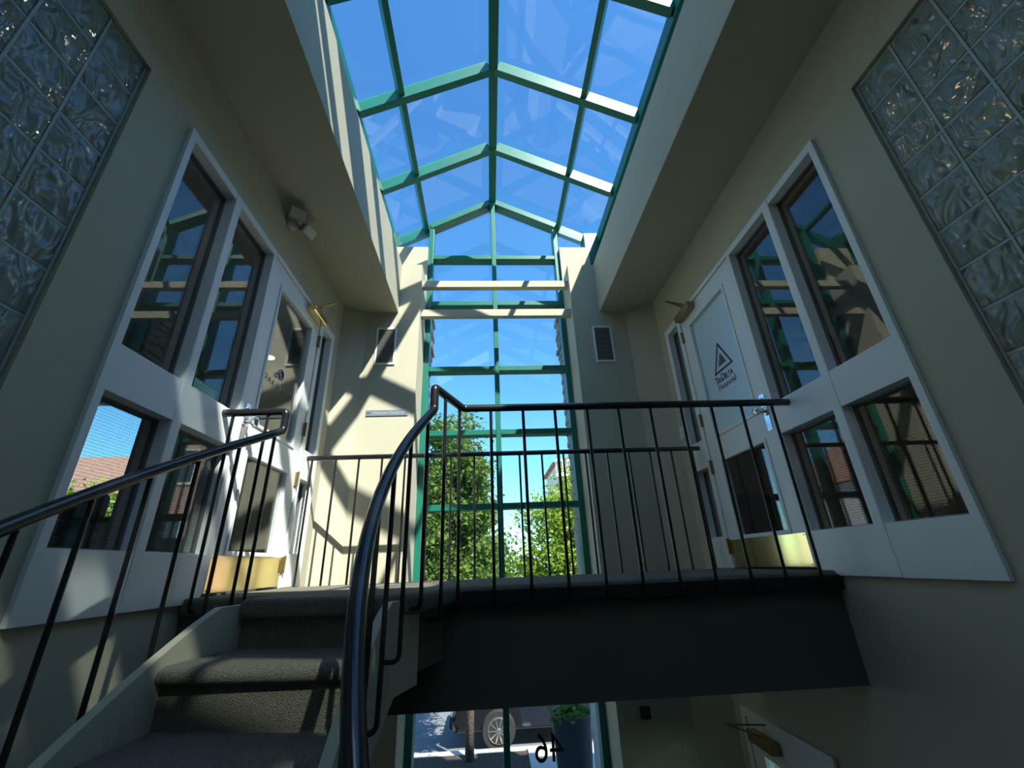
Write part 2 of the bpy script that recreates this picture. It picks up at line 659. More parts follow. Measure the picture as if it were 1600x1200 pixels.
R_IN, R_OUT = 1.59, 2.27

# landing: slab, carpet with rounded front edge and top step bulge
land = thing('floor', (0.17, 2.85, 0), 'carpeted upper landing between the two office doors', 'floor', kind='structure')
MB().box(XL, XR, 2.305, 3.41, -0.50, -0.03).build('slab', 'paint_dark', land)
poly = [(XL, 3.425), (XL, 2.275)]
thn = TH0 - NOSE
nl = hel(R_OUT, thn, 0)
nr = hel(R_IN, thn, 0)
poly += [(nl[0], 2.275), nl[:2], nr[:2], hel(1.50, thn + 0.06, 0)[:2], (-0.16, 2.275), (XR, 2.275), (XR, 3.425)]
me_c = MB().prism(poly, -0.075, 0.0)
o = me_c.build('carpet', 'carpet', land, bevel=0.02)
o.modifiers['bevel'].segments = 3
MB().box(-0.14, XR - 0.002, 2.262, 2.28, -0.088, -0.020).build('edge_strip', 'edge_brown', land, bevel=0.008)
# closed riser and filler under the bulge
a = [hel(R_OUT, TH0, 0)[:2], hel(R_IN, TH0, 0)[:2], (-0.22, 2.31), (nl[0], 2.31)]
MB().prism(a, -0.30, -0.02).build('riser', 'carpet', land)

# stair
NST = 12
stair = thing('curved_staircase', (-0.3, 0.3, Z_LOW), 'curved carpeted stair rising to the landing between beige stringers', 'staircase')
for i in range(1, NST + 1):
    tb = TH0 - DTH * (i - 1) + 0.01        # back, under riser above
    tf = TH0 - DTH * i                     # own riser face
    z = -RISE * i
    rm = (R_IN + R_OUT) / 2
    rad = 0.03
    prof = [(tb, z), ]
    cth = tf - NOSE + rad / rm
    for k in range(7):
        an = math.pi / 2 + math.pi * k / 6
        prof.append((cth + rad * math.cos(an) / rm, z - rad + rad * math.sin(an)))
    prof += [(tf, z - 2 * rad), (tf, z - RISE - 0.01), (tb, z - RISE - 0.01)]
    mb = MB()
    nr_ = 5
    n_ = len(prof)
    vs_ = []
    for j in range(nr_):
        r = R_IN + (R_OUT - R_IN) * j / (nr_ - 1)
        vs_ += [hel(r, t, zz) for t, zz in prof]
    fs_ = [tuple(range(n_)), tuple((nr_ - 1) * n_ + k for k in range(n_ - 1, -1, -1))]
    for j in range(nr_ - 1):
        for k in range(n_):
            fs_.append((j * n_ + k, (j + 1) * n_ + k, (j + 1) * n_ + (k + 1) % n_, j * n_ + (k + 1) % n_))
    mb.add(vs_, fs_)
    o = mb.build('step', 'carpet', stair)
    smooth_by_angle(o, 50)
TH_END = TH0 - DTH * NST


def stringer(r0, r1):
    mb = MB()
    N = 48
    vs_, fs_ = [], []
    for k in range(N + 1):
        t = TH_END + (TH0 + 0.10 - TH_END) * k / N
        top = min(nosing_z(t) + 0.03, -0.022)
        bot = max(min(nosing_z(t) - 0.33, -0.33), Z_LOW)
        for r, zz in ((r0, bot), (r1, bot), (r1, top), (r0, top)):
            vs_.append(hel(r, t, zz))
    for k in range(N):
        for j in range(4):
            fs_.append((k * 4 + j, k * 4 + (j + 1) % 4, (k + 1) * 4 + (j + 1) % 4, (k + 1) * 4 + j))
    fs_ += [(3, 2, 1, 0), tuple(N * 4 + j for j in range(4))]
    mb.add(vs_, fs_)
    o = mb.build('stringer', 'paint', stair)
    smooth_by_angle(o, 40)


stringer(1.555, R_IN)
stringer(R_OUT, 2.305)
# underside
mb = MB()
vs_, fs_ = [], []
N = 40
for k in range(N + 1):
    t = TH_END + (TH0 + 0.08 - TH_END) * k / N
    b = max(min(nosing_z(t) - 0.30, -0.30), Z_LOW + 0.02)
    for r, zz in ((R_IN, b - 0.02), (R_OUT, b - 0.02), (R_OUT, b), (R_IN, b)):
        vs_.append(hel(r, t, zz))
for k in range(N):
    for j in range(4):
        fs_.append((k * 4 + j, k * 4 + (j + 1) % 4, (k + 1) * 4 + (j + 1) % 4, (k + 1) * 4 + j))
fs_ += [(3, 2, 1, 0), tuple(N * 4 + j for j in range(4))]
MB().add(vs_, fs_).build('underside', 'paint', stair)
# quarter landing the stair comes from
zq = -RISE * (NST + 1)
tq = TH_END
pq = [hel(1.50, tq, 0)[:2], hel(2.36, tq, 0)[:2], (XR, hel(2.36, tq, 0)[1]), (XR, hel(1.5, tq, 0)[1])]
tag(MB().prism(pq, Z_LOW, zq).build('floor_quarter_landing', 'carpet'), 'carpeted quarter landing at the foot of the curved stair', 'floor', kind='structure')

# ------------------------------------------------------------------ railings
RAIL_R, BAR_R = 0.021, 0.0085


def arc_corner(path, rad=0.03, n=5):
    """round the corners of a polyline"""
    P = [Vector(p) for p in path]
    out = [P[0]]
    for i in range(1, len(P) - 1):
        a = (P[i - 1] - P[i])
        b = (P[i + 1] - P[i])
        r = min(rad, a.length * 0.45, b.length * 0.45)
        s0 = P[i] + a.normalized() * r
        s1 = P[i] + b.normalized() * r
        for k in range(n + 1):
            t = k / n
            out.append(s0 * (1 - t) ** 2 + P[i] * 2 * t * (1 - t) + s1 * t * t)
    out.append(P[-1])
    return out


def baluster_mesh(parent, x, y, ztop, zbot, hook=None):
    if hook is None:
        pth = [(x, y, ztop), (x, y, zbot)]
    else:
        pth = arc_corner([(x, y, ztop), (x, y, zbot), hook], 0.03)
    o = MB().tube(pth, BAR_R, 8).build('baluster', 'black', parent)
    smooth_by_angle(o, 60)
    return o


FRZ = 0.905
# right railing: from the right-hand storefront along the landing edge, then down the inside of the stair
rr = thing('stair_railing', (0.6, YF, 0), 'black railing along the landing edge curving down the inner side of the stair', 'railing', 'black tube railings')
thp = 0.339
px, py = hel(R_RI, thp, 0)[:2]
path = [(XR - 0.004, YF, FRZ), (-0.135, YF, FRZ), (px, py, FRZ), (px, py, rail_z(thp))]
hp = [hel(R_RI, thp - 0.02 - k * 0.03, rail_z(thp - 0.02 - k * 0.03)) for k in range(0, 36)]
pts = arc_corner(path + [hp[0]] + [hp[3]], 0.02, 4)[:-1] + [Vector(q) for q in hp[4:]]
# clean: square corner style rail
o = MB().tube(pts, RAIL_R, 14).build('handrail', 'black', rr, smooth=True)
smooth_by_angle(o, 50)
for q in (path[0],):
    MB().lathe([(0.028, 0.0), (0.028, 0.012), (0.02, 0.018)], (XR - 0.004 - 0.0, YF, FRZ), 'x', 16)
o = MB().lathe([(0.027, -0.012), (0.027, -0.001)], (XR, YF, FRZ), 'x', 16).build('wall_flange', 'black', rr)
for x in (0.02, 0.201, 0.382, 0.567, 0.748, 0.934, 1.115, 1.296, 1.475, 1.66):
    baluster_mesh(rr, x, YF, FRZ, -0.055, (x, 2.30, -0.055))
baluster_mesh(rr, -0.152, YF - 0.03, FRZ, -0.10, (-0.17, 2.31, -0.10))
baluster_mesh(rr, -0.212, 2.035, FRZ, -0.115, (-0.28, 2.10, -0.115))
th = 0.30
for k in range(10):
    t = 0.30 - 0.1145 * k
    zz = nosing_z(t) - 0.105
    x, y, _ = hel(R_RI, t, 0)
    baluster_mesh(rr, x, y, rail_z(t), zz, hel(1.575, t, zz))

# left railing
lr = thing('stair_railing', (-1.27, YF, 0), 'black railing fixed to the panelled side and following the outer side of the stair', 'railing', 'black tube railings')
thl = 0.346
px, py = hel(R_RO, thl, 0)[:2]
path = [(XL + 0.004, YF, FRZ), (px, YF, FRZ), (px, YF, rail_z(thl))]
hp = [hel(R_RO, thl - 0.02 - k * 0.025, rail_z(thl - 0.02 - k * 0.025)) for k in range(0, 44)]
pts = arc_corner(path + [hp[0]] + [hp[3]], 0.02, 4)[:-1] + [Vector(q) for q in hp[4:]]
o = MB().tube(pts, RAIL_R, 14).build('handrail', 'black', lr, smooth=True)
smooth_by_angle(o, 50)
MB().lathe([(0.027, 0.001), (0.027, 0.012)], (XL, YF, FRZ), 'x', 16).build('wall_flange', 'black', lr)
for x in (-1.375, -1.192):
    baluster_mesh(lr, x, YF, FRZ, -0.055, (x, 2.30, -0.055))
for k in range(14):
    t = 0.325 - 0.083 * k if k else 0.325
    if t > 0.30: zz = -0.06
    else: zz = nosing_z(t) - 0.105
    x, y, _ = hel(R_RO, t, 0)
    baluster_mesh(lr, x, y, rail_z(t), zz, hel(2.29, t, zz))

# back railing in front of the tall window
br = thing('guard_railing', (0.17, YB, 0), 'straight thin black guard railing in front of the tall green window', 'railing', 'black tube railings')
o = MB().tube([(XL + 0.002, YB, 0.923), (XR - 0.002, YB, 0.923)], 0.019, 14).build('handrail', 'black', br, smooth=True)
smooth_by_angle(o, 50)
for x in (-1.389, -1.205, -1.025, -0.844, -0.662, -0.479, -0.296, -0.111, 0.075, 0.256, 0.439, 0.617, 0.801, 0.981, 1.162, 1.339, 1.522, 1.70):
    baluster_mesh(br, x, YB, 0.923, -0.02)

# ------------------------------------------------------------------ storefronts and doors
PZ = dict(up0=0.945, up1=2.09, lo0=0.197, lo1=0.752)


def wall_lathe(mb, side, prof, y, z, n=18):
    fx = side_fn(side)
    s = 1 if side == 'left' else -1
    mb.lathe([(r, s * h) for r, h in prof], (fx(0), y, z), 'x', n)
    return mb


def wbox(mb, side, d0, d1, y0, y1, z0, z1):
    fx = side_fn(side)
    return mb.box(fx(d0), fx(d1), y0, y1, z0, z1)


def holes_plate(side, y0, y1, z0, z1, holes, d0, d1):
    fx = side_fn(side)
    ys = sorted({y0, y1, *[h[0] for h in holes], *[h[1] for h in holes]})
    zs = sorted({z0, z1, *[h[2] for h in holes], *[h[3] for h in holes]})

    def sol(y, z):
        return not any(h[0] < y < h[1] and h[2] < z < h[3] for h in holes)
    return MB().plate(ys, zs, sol, d0, d1, lambda y, z, d: (fx(d), y, z))


WIRE = {}
for side in ('left', 'right'):
    fx = side_fn(side)
    k = 1 if side == 'left' else 2
    # ---- fixed glazing (two bays + sidelight + head)
    sf = thing('window_%d' % (2 + k), (fx(0), 2.0, 0), 'white framed glazed screen %s' % ('with sunlit lower panels beside the outer stair rail' if side == 'left' else 'beside the frosted logo door, wholly in shade'), 'window', kind='structure')
    T0, T1 = -0.10, 0.018
    h1 = [(1.532, 1.898, PZ['up0'], PZ['up1']), (1.532, 1.898, PZ['lo0'], PZ['lo1'])]
    holes_plate(side, SF0, 1.8995, SFB, SFT, h1, T0, T1).build('bay_frame', 'white', sf, bevel=0.004, merge=True)
    h2 = [(1.958, 2.368, PZ['up0'], PZ['up1']), (1.958, 2.368, PZ['lo0'], PZ['lo1'])]
    holes_plate(side, 1.902, 2.402, SFB, SFT, h2, T0, T1).build('bay_frame', 'white', sf, bevel=0.004, merge=True)
    h3 = [(3.312, 3.512, 0.975, 2.075), (3.312, 3.512, 0.222, 0.748)]
    holes_plate(side, 3.25, SF5, 0.0, SFT, h3, T0, T1).build('sidelight_frame', 'white', sf, bevel=0.004, merge=True)
    wbox(MB(), side, T0, T1, 2.402, 3.25, 2.105, SFT).build('head_frame', 'white', sf, bevel=0.003)
    # dark glazing beads at the far side of each opening, and panes
    for h in h1 + h2 + h3:
        mb = MB()
        for yy in ((h[0] - 0.004, h[0] + 0.007), (h[1] - 0.007, h[1] + 0.004)):
            wbox(mb, side, -0.062, -0.038, yy[0], yy[1], h[2], h[3])
        for zz in ((h[2] - 0.004, h[2] + 0.008), (h[3] - 0.010, h[3] + 0.004)):
            wbox(mb, side, -0.062, -0.038, h[0], h[1], zz[0], zz[1])
        mb.build('glazing_bead', 'bead', sf)
        wbox(MB(), side, -0.053, -0.047, h[0] - 0.01, h[1] + 0.01, h[2] - 0.01, h[3] + 0.01).build('pane', 'glass_wire' if h not in h3 else 'glass_door', sf)
    if side == 'left':
        wbox(MB(), side, -0.0465, -0.0455, 2.05, 2.24, 0.955, 1.035).build('sticker', 'sticker', sf)
        for q in range(4):
            wbox(MB(), side, -0.0455, -0.045, 2.06, 2.23, 0.965 + q * 0.017, 0.972 + q * 0.017).build('sticker_line', 'ink_pale', sf)
    # ---- door
    dl = 'white office door with clear glass, arc lettering and sunlit brass kick plate' if side == 'left' else 'white office door with frosted pane, triangle logo and brass kick plate'
    dr = thing('door_%d' % k, (fx(0), 2.82, 0), dl, 'door', kind='structure')
    wbox(MB(), side, -0.10, 0.0, 2.402, 2.409, 0, 2.105).build('jamb', 'white', dr)
    dh = [(2.555, 3.10, 0.955, 1.945), (2.555, 3.095, 0.213, 0.752)]
    leaf = holes_plate(side, 2.411, 3.243, 0.012, 2.098, dh, -0.035, 0.010).build('leaf', 'white', dr, bevel=0.003, merge=True)
    for h in dh:
        # raised moulding round each pane
        holes_plate(side, h[0] - 0.022, h[1] + 0.022, h[2] - 0.022, h[3] + 0.022, [(h[0] + 0.004, h[1] - 0.004, h[2] + 0.004, h[3] - 0.004)], 0.0, 0.017).build('moulding', 'white', leaf, bevel=0.004, merge=True)
        up_ = h[2] > 0.5
        wbox(MB(), side, -0.016, -0.010, h[0] - 0.008, h[1] + 0.008, h[2] - 0.008, h[3] + 0.008).build('pane', 'glass_frosted' if (up_ and side == 'right') else 'glass_door', leaf)
    kp = wbox(MB(), side, 0.010, 0.0125, 2.425, 3.228, 0.015, 0.192).build('kick_plate', 'brass', dr)
    for yy in (2.44, 2.70, 2.95, 3.213):
        for zz in (0.026, 0.181):
            wall_lathe(MB(), side, [(0.004, 0.0124), (0.004, 0.014)], yy, zz, 8).build('screw', 'old_brass', kp)
    for zz in (1.90, 1.12, 0.735, 0.15):
        hg = wbox(MB(), side, 0.010, 0.021, 3.232, 3.262, zz - 0.05, zz + 0.05)
        hg.tube([(fx(0.026), 3.247, zz - 0.055), (fx(0.026), 3.247, zz + 0.055)], 0.008, 10)
        hg.build('hinge', 'old_brass', dr)
    # lock: long plate and knob
    wbox(MB(), side, 0.010, 0.014, 2.435, 2.487, 0.80, 1.04).build('lock_plate', 'chrome', dr, bevel=0.002)
    kn = wall_lathe(MB(), side, [(0.030, 0.014), (0.030, 0.02), (0.011, 0.024), (0.011, 0.048), (0.022, 0.055), (0.029, 0.068), (0.028, 0.082), (0.018, 0.09), (0.002, 0.092)], 2.46, 0.925, 20).build('knob', 'chrome', dr)
    smooth_by_angle(kn, 45)
    wall_lathe(MB(), side, [(0.009, 0.014), (0.009, 0.022), (0.002, 0.023)], 2.46, 1.01, 12).build('lock_cylinder', 'chrome', dr)
    # closer with arms
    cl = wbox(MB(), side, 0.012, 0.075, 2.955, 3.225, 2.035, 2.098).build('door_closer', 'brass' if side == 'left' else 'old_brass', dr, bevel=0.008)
    tip = (fx(0.20), 3.06, 2.165)
    ar = MB().bar((fx(0.045), 3.03, 2.105), tip, 0.016, 0.006).bar(tip, (fx(0.012), 3.10, 2.122), 0.016, 0.006)
    ar.build('closer_arm', 'old_brass', cl)
    # lettering
    if side == 'right':
        ds = -0.0085
        A = (2.812, 1.616)
        B = (2.945, 1.385)
        C = (2.678, 1.385)

        def tri(s, off=(0, 0)):
            cy_, cz_ = (A[0] + B[0] + C[0]) / 3 + off[0], (A[1] + B[1] + C[1]) / 3 + off[1]
            return [(cy_ + (q[0] - (A[0] + B[0] + C[0]) / 3) * s, cz_ + (q[1] - (A[1] + B[1] + C[1]) / 3) * s) for q in (A, B, C)]
        t1, t2 = tri(1.0), tri(0.80)
        mb = MB()
        vs_ = [(fx(ds), y, z) for y, z in t1 + t2] + [(fx(ds + 0.0006), y, z) for y, z in t1 + t2]
        fs_ = []
        for q in range(3):
            q2 = (q + 1) % 3
            fs_ += [(q, q2, 3 + q2, 3 + q), (6 + q, 9 + q, 9 + q2, 6 + q2), (q, 6 + q, 6 + q2, q2), (3 + q, 3 + q2, 9 + q2, 9 + q)]
        mb.add(vs_, fs_)
        mb.build('logo_triangle', 'ink', leaf)
        t3 = tri(0.42)
        MB().add([(fx(ds), y, z) for y, z in t3] + [(fx(ds + 0.0006), y, z) for y, z in t3], [(0, 1, 2), (5, 4, 3), (0, 3, 4, 1), (1, 4, 5, 2), (2, 5, 3, 0)]).build('logo_core', 'ink_grey', leaf)
        # small-capital name, letter heights as on the pane
        yy = 2.955
        for ch, sz, adv, mt_ in (('T', 0.082, 0.038, 'ink'), ('RI', 0.058, 0.048, 'ink'), ('D', 0.082, 0.048, 'ink'), ('ELTA', 0.058, 0.12, 'ink')):
            text('lettering', ch, sz, (fx(ds), yy, 1.335 + (0.0 if sz > 0.07 else -0.008)), side, mt_, leaf, align='LEFT', squash=0.86, offset=0.0008)
            yy -= adv
        text('lettering', 'Financial', 0.064, (fx(ds), 2.812, 1.272), side, 'ink_grey', leaf, squash=1.12)
    else:
        ds = -0.0085
        word = 'OAKVILLE'
        for i_, ch in enumerate(word):
            u = (i_ - 3.5) / 3.5
            text('lettering', ch, 0.056, (fx(ds), 2.80 + u * 0.185, 1.285 + 0.012 * (u * u)), side, 'ink_grey', leaf, squash=0.95)
        ring = MB()
        for (cy_, cz_, r0) in ((2.80, 1.385, 0.036), (2.80, 1.385, 0.020), (2.74, 1.36, 0.018)):
            pth = [(fx(ds), cy_ + r0 * math.cos(a_ * math.pi / 10), cz_ + r0 * math.sin(a_ * math.pi / 10)) for a_ in range(21)]
            ring.tube(pth, 0.004, 6, cap=False)
        ring.build('emblem', 'ink_blue', leaf)

# threshold and doors' lower storey door
dr3 = thing('door_3', (XR, 3.1, Z_LOW), 'white lower level door seen under the landing', 'door', kind='structure')
holes_plate('right', LD[0], LD[1], LD[2], LD[3], [(LD[0] + 0.05, LD[1] - 0.05, LD[2], LD[3] - 0.05)], -0.12, 0.018).build('frame', 'white', dr3, bevel=0.003, merge=True)
lf = holes_plate('right', LD[0] + 0.053, LD[1] - 0.053, LD[2] + 0.01, LD[3] - 0.053, [(2.88, 3.42, -2.05, -1.13)], -0.04, 0.008).build('leaf', 'white', dr3, bevel=0.003, merge=True)
wbox(MB(), 'right', -0.016, -0.010, 2.87, 3.43, -2.06, -1.12).build('pane', 'glass_door', lf)
cl = wbox(MB(), 'right', 0.010, 0.07, 3.20, 3.47, -1.06, -0.99).build('door_closer', 'old_brass', dr3, bevel=0.006)
MB().bar((XR - 0.045, 3.25, -0.985), (XR - 0.22, 3.42, -0.95), 0.016, 0.006).bar((XR - 0.22, 3.42, -0.95), (XR - 0.012, 3.3, -0.93), 0.016, 0.006).build('closer_arm', 'old_brass', cl)

# ------------------------------------------------------------------ glass block panels
PITCH = 0.18
bs = 0.172
bmx = MB()
NG = 6
h = bs / 2
prof = []
# rounded block: bevelled box
bmx.box(-0.04, 0.04, -h, h, -h, h)
blk = bmx.mesh('glass_block', 'glass_block')
bm = bmesh.new()
bm.from_mesh(blk)
bmesh.ops.bevel(bm, geom=list(bm.edges), offset=0.007, segments=2, affect='EDGES', profile=0.6)
bm.to_mesh(blk)
bm.free()
for p_ in blk.polygons: p_.use_smooth = True
for side in ('left', 'right'):
    fx = side_fn(side)
    w = thing('window_%d' % (5 if side == 'left' else 6), (fx(-0.06), 0.7, BKZ0), 'panel of wavy glass blocks in the %s' % ('wall above the outer stair rail' if side == 'left' else 'wall that stays in shade, with warm glints'), 'window', kind='structure')
    nrow, ncol = 10, 6
    yj = [1.226 - PITCH * c for c in range(ncol + 1)]
    zj = [2.136 - PITCH * r for r in range(nrow + 1)]
    mb = MB()
    for y in yj: wbox(mb, side, -0.085, -0.0165, y - 0.0045, y + 0.0045, zj[-1] - 0.0045, zj[0] + 0.0045)
    for z in zj: wbox(mb, side, -0.0845, -0.0205, yj[-1] - 0.004, yj[0] + 0.004, z - 0.0045, z + 0.0045)
    mb.build('mortar', 'mortar', w)
    holes_plate(side, BK0, BK1, BKZ0, BKZ1, [(yj[-1] + 0.003, yj[0] - 0.003, zj[-1] + 0.003, zj[0] - 0.003)], -0.12, -0.035).build('edge_channel', 'dark_edge', w, merge=True)
    for c in range(ncol):
        for r in range(nrow):
            inst(blk, 'glass_block', w, (fx(-0.058), yj[c] - PITCH / 2, zj[r] - PITCH / 2))

# ------------------------------------------------------------------ curtain wall (tall window)
cw = thing('window_1', (GXM, YG, Z_LOW), 'tall green framed window rising through both floors', 'window', kind='structure')
F0, F1 = 4.255, 4.385
MW = 0.052
TZ = [-2.95, -0.87, -0.14, 0.617, 1.368, 2.105, 2.965, 3.648]
ZTOPS = 4.3
for x, w_ in ((GX0 + 0.03, 0.06), (GX1 - 0.03, 0.06)):
    MB().box(x - w_ / 2, x + w_ / 2, F0, F1, Z_LOW, 4.10).build('mullion', 'green', cw, bevel=0.004)
MB().box(GXM - MW / 2, GXM + MW / 2, F0 - 0.004, F1, Z_LOW, 4.56).build('mullion', 'green', cw, bevel=0.004)
for z in TZ:
    for x0, x1 in ((GX0 + 0.06, GXM - MW / 2), (GXM + MW / 2, GX1 - 0.06)):
        MB().box(x0, x1, F0 + 0.004, F1 - 0.003, z - 0.028, z + 0.028).build('transom', 'green', cw, bevel=0.003)
for i in range(len(TZ) - 1):
    for x0, x1 in ((GX0 + 0.055, GXM - MW / 2 + 0.005), (GXM + MW / 2 - 0.005, GX1 - 0.055)):
        MB().box(x0, x1, YG, YG + 0.008, TZ[i] + 0.02, TZ[i + 1] - 0.02).build('pane', 'glass', cw)
# skylight section numbers
RX, RZ = 0.114, 4.69
ELX, ERX, ZE = -1.14, 1.475, 4.0
PLX, PRX = -0.76, 0.985
SLOPE = (RZ - ZE) / (ERX - RX)


def roof_z(x):
    return RZ - abs(x - RX) * (RZ - ZE) / ((ERX - RX) if x > RX else (RX - ELX))


# gable panes above the top transom
for x0, x1 in ((GX0 + 0.055, GXM - MW / 2 + 0.005), (GXM + MW / 2 - 0.005, GX1 - 0.055)):
    MB().prism_y([(x0, TZ[-1] + 0.02), (x1, TZ[-1] + 0.02), (x1, roof_z(x1) - 0.06), (x0, roof_z(x0) - 0.06)], YG, YG + 0.008).build('pane', 'glass', cw)
for x0, x1 in ((ELX - 0.1, GX0 + 0.01), (GX1 - 0.01, ERX + 0.1)):
    MB().prism_y([(x0, 3.76), (x1, 3.76), (x1, roof_z(x1) - 0.05), (x0, roof_z(x0) - 0.05)], YG, YG + 0.008).build('pane', 'glass', cw)
for x0, x1 in ((GX0 + 0.01, GXM), (GXM, GX1 - 0.01)):
    MB().bar((x0, (F0 + F1) / 2, roof_z(x0) - 0.10), (x1, (F0 + F1) / 2, roof_z(x1) - 0.10), F1 - F0 + 0.004, 0.075).build('raking_head', 'green', cw)
for x0, x1 in ((-1.225, -1.09), (1.29, 1.56)):
    MB().box(x0, x1, 4.235, 4.45, ZW, 4.02).build('end_post', 'green', cw)
# numerals on the entrance glass, read from outside
text('numerals', '46', 0.28, (0.46, YG + 0.011, -1.315), 'out', 'ink', cw, squash=0.88)

# ------------------------------------------------------------------ skylight
sk = thing('window_2', (RX, 0.8, ZE), 'green framed gabled glass skylight over the hall', 'window', kind='structure')
RY = [4.37, 3.496, 2.622, 1.775, 1.08, 0.27, -0.60, -1.32, -2.05]
YE0 = RY[-1]
MB().box(RX - 0.045, RX + 0.045, YE0 - 0.03, 4.45, RZ - 0.13, RZ + 0.02).build('ridge_beam', 'green', sk, bevel=0.005)
for xx, dz in ((ELX - 0.03, 0), (ERX + 0.03, 0)):
    MB().box(xx - 0.045, xx + 0.045, YE0 - 0.03, 4.45, ZE - 0.15, ZE + 0.0).build('eave_beam', 'green', sk, bevel=0.005)
for xx in (PLX, PRX):
    z = roof_z(xx)
    sg = 1 if xx > RX else -1
    nv = Vector((sg * 0.447, 0, 0.894))
    for k_ in range(8):
        MB().bar((xx, RY[k_ + 1] + 0.025, z - 0.045), (xx, RY[k_] - 0.025, z - 0.045), 0.055, 0.10, nv).build('purlin', 'green', sk, bevel=0.004)
for y in RY:
    for ex in (ELX, ERX):
        sg = 1 if ex > RX else -1
        a_ = Vector((RX + sg * 0.04, y, roof_z(RX + sg * 0.04) - 0.055))
        b_ = Vector((ex, y, ZE - 0.055))
        MB().bar(a_, b_, 0.068, 0.14, (0, 0, 1)).build('rafter', 'green', sk, bevel=0.004)
for k_ in range(8):
    for x0, x1 in ((ELX - 0.07, PLX), (PLX, RX - 0.01), (RX + 0.01, PRX), (PRX, ERX + 0.07)):
        za, zb = roof_z(x0), roof_z(x1)
        if x1 < RX and k_ >= 3:
            continue
        if x0 > RX and k_ >= 6:
            continue
        MB().prism_y([(x0, za), (x1, zb), (x1, zb + 0.008), (x0, za + 0.008)], RY[k_ + 1] + 0.004, RY[k_] - 0.004).build('pane', 'glass_sky', sk)
for x0, x1 in ((ELX - 0.07, PLX), (PLX, RX - 0.01)):      # rear slope
    za, zb = roof_z(x0), roof_z(x1)
    for y0, y1, solid_ in ((1.24, 1.771, 0), (0.80, 1.24, 1), (0.49, 0.80, 0), (0.37, 0.49, 1), (0.18, 0.37, 0), (-2.05, 0.18, 2)):
        hh = 0.05 if solid_ else 0.008
        MB().prism_y([(x0, za), (x1, zb), (x1, zb + hh), (x0, za + hh)], y0, y1).build('added_roof_panel' if solid_ else 'pane', ('glass_sky', 'green', 'opal_added')[solid_], sk)
for x0, x1, y0, y1, mt_ in ((RX + 0.01, 0.50, -1.12, -0.60, 'glass_tinted_added'), (RX + 0.01, 0.50, -2.05, -1.12, 'opal_added'), (0.50, ERX + 0.07, -1.34, -0.60, 'opal_added'), (0.50, ERX + 0.07, -2.05, -1.34, 'glass_tinted_added')):
    za, zb = roof_z(x0), roof_z(x1)
    hh = 0.03 if mt_ == 'opal_added' else 0.008
    MB().prism_y([(x0, za), (x1, zb), (x1, zb + hh), (x0, za + hh)], y0, y1).build('added_roof_panel' if mt_ == 'opal_added' else 'pane', mt_, sk)
for y in (-0.96, -1.68):  # extra broad rafters out of view, added to cut the sun into stripes
    for ex in (ELX, ERX):
        sg = 1 if ex > RX else -1
        MB().bar((RX + sg * 0.04, y, roof_z(RX + sg * 0.04) - 0.055), (ex, y, ZE - 0.055), 0.14, 0.12, (0, 0, 1)).build('added_rafter', 'green', sk)
tag(MB().box(SL, SR, Y_BACK, -2.08, ZS, ZW).box(-1.215, 1.55, Y_BACK, -2.08, ZW, 4.75).build('ceiling_rear', 'paint'), 'flat beige ceiling behind the end of the skylight', 'ceiling', kind='structure')
# rear gable panes
MB().prism_y([(ELX - 0.1, ZW), (ERX + 0.1, ZW), (ERX + 0.1, ZE - 0.05), (RX, RZ - 0.05), (ELX - 0.1, ZE - 0.05)], YE0 - 0.02, YE0 - 0.012).build('gable_pane', 'glass_sky', sk)

# ------------------------------------------------------------------ wall fittings
sl_me = MB().add([(-0.085, -0.004, 0.0), (0.085, -0.004, 0.0), (0.085, 0.004, -0.001), (-0.085, 0.004, -0.001),
                  (-0.085, -0.004, 0.0026), (0.085, -0.004, 0.0026), (0.085, 0.004, 0.001), (-0.085, 0.004, 0.001)],
                 [(0, 3, 2, 1), (4, 5, 6, 7), (0, 1, 5, 4), (1, 2, 6, 5), (2, 3, 7, 6), (3, 0, 4, 7)]).mesh('slat', 'lamp_body')
for x0, x1, lab in ((-1.130, -0.921, 'white framed air grille half in sun above the name plaque'), (1.134, 1.342, 'white framed air grille in shade on the plain end wall')):
    xc = (x0 + x1) / 2
    z0, z1 = 1.977, 2.405
    v = thing('air_vent', (xc, YW, z0), lab, 'vent', 'wall air grilles')
    MB().plate([x0, x0 + 0.022, x1 - 0.022, x1], [z0, z0 + 0.022, z1 - 0.022, z1], lambda u, w_: not (x0 + 0.022 < u < x1 - 0.022 and z0 + 0.022 < w_ < z1 - 0.022), 0, 0.014,
               lambda u, w_, d: (u, YW - d, w_)).build('frame', 'white', v, bevel=0.004, merge=True)
    MB().box(x0 + 0.01, x1 - 0.01, YW - 0.002, YW - 0.0005, z0 + 0.01, z1 - 0.01).build('duct_opening', 'gasket', v)
    n_s = 22
    for q in range(n_s):
        inst(sl_me, 'slat', v, (xc, YW - 0.013, z0 + 0.03 + (z1 - z0 - 0.06) * q / (n_s - 1)))

sg = thing('wall_sign', (-0.96, YW, 1.436), 'narrow grey name plaque on the sunlit end wall', 'sign')
MB().box(-1.156, -0.762, YW - 0.008, YW - 0.0003, 1.436, 1.496).build('plate', 'plaque', sg, bevel=0.002)
text('lettering', 'Downtown Oakville BIA', 0.036, (-0.935, YW - 0.0085, 1.466), 'front', 'ink_pale', sg, squash=0.86)
MB().prism_y([(-1.146, 1.466), (-1.130, 1.474), (-1.130, 1.468), (-1.118, 1.468), (-1.118, 1.464), (-1.130, 1.464), (-1.130, 1.458)], YW - 0.0091, YW - 0.0082).build('arrow', 'ink', sg)

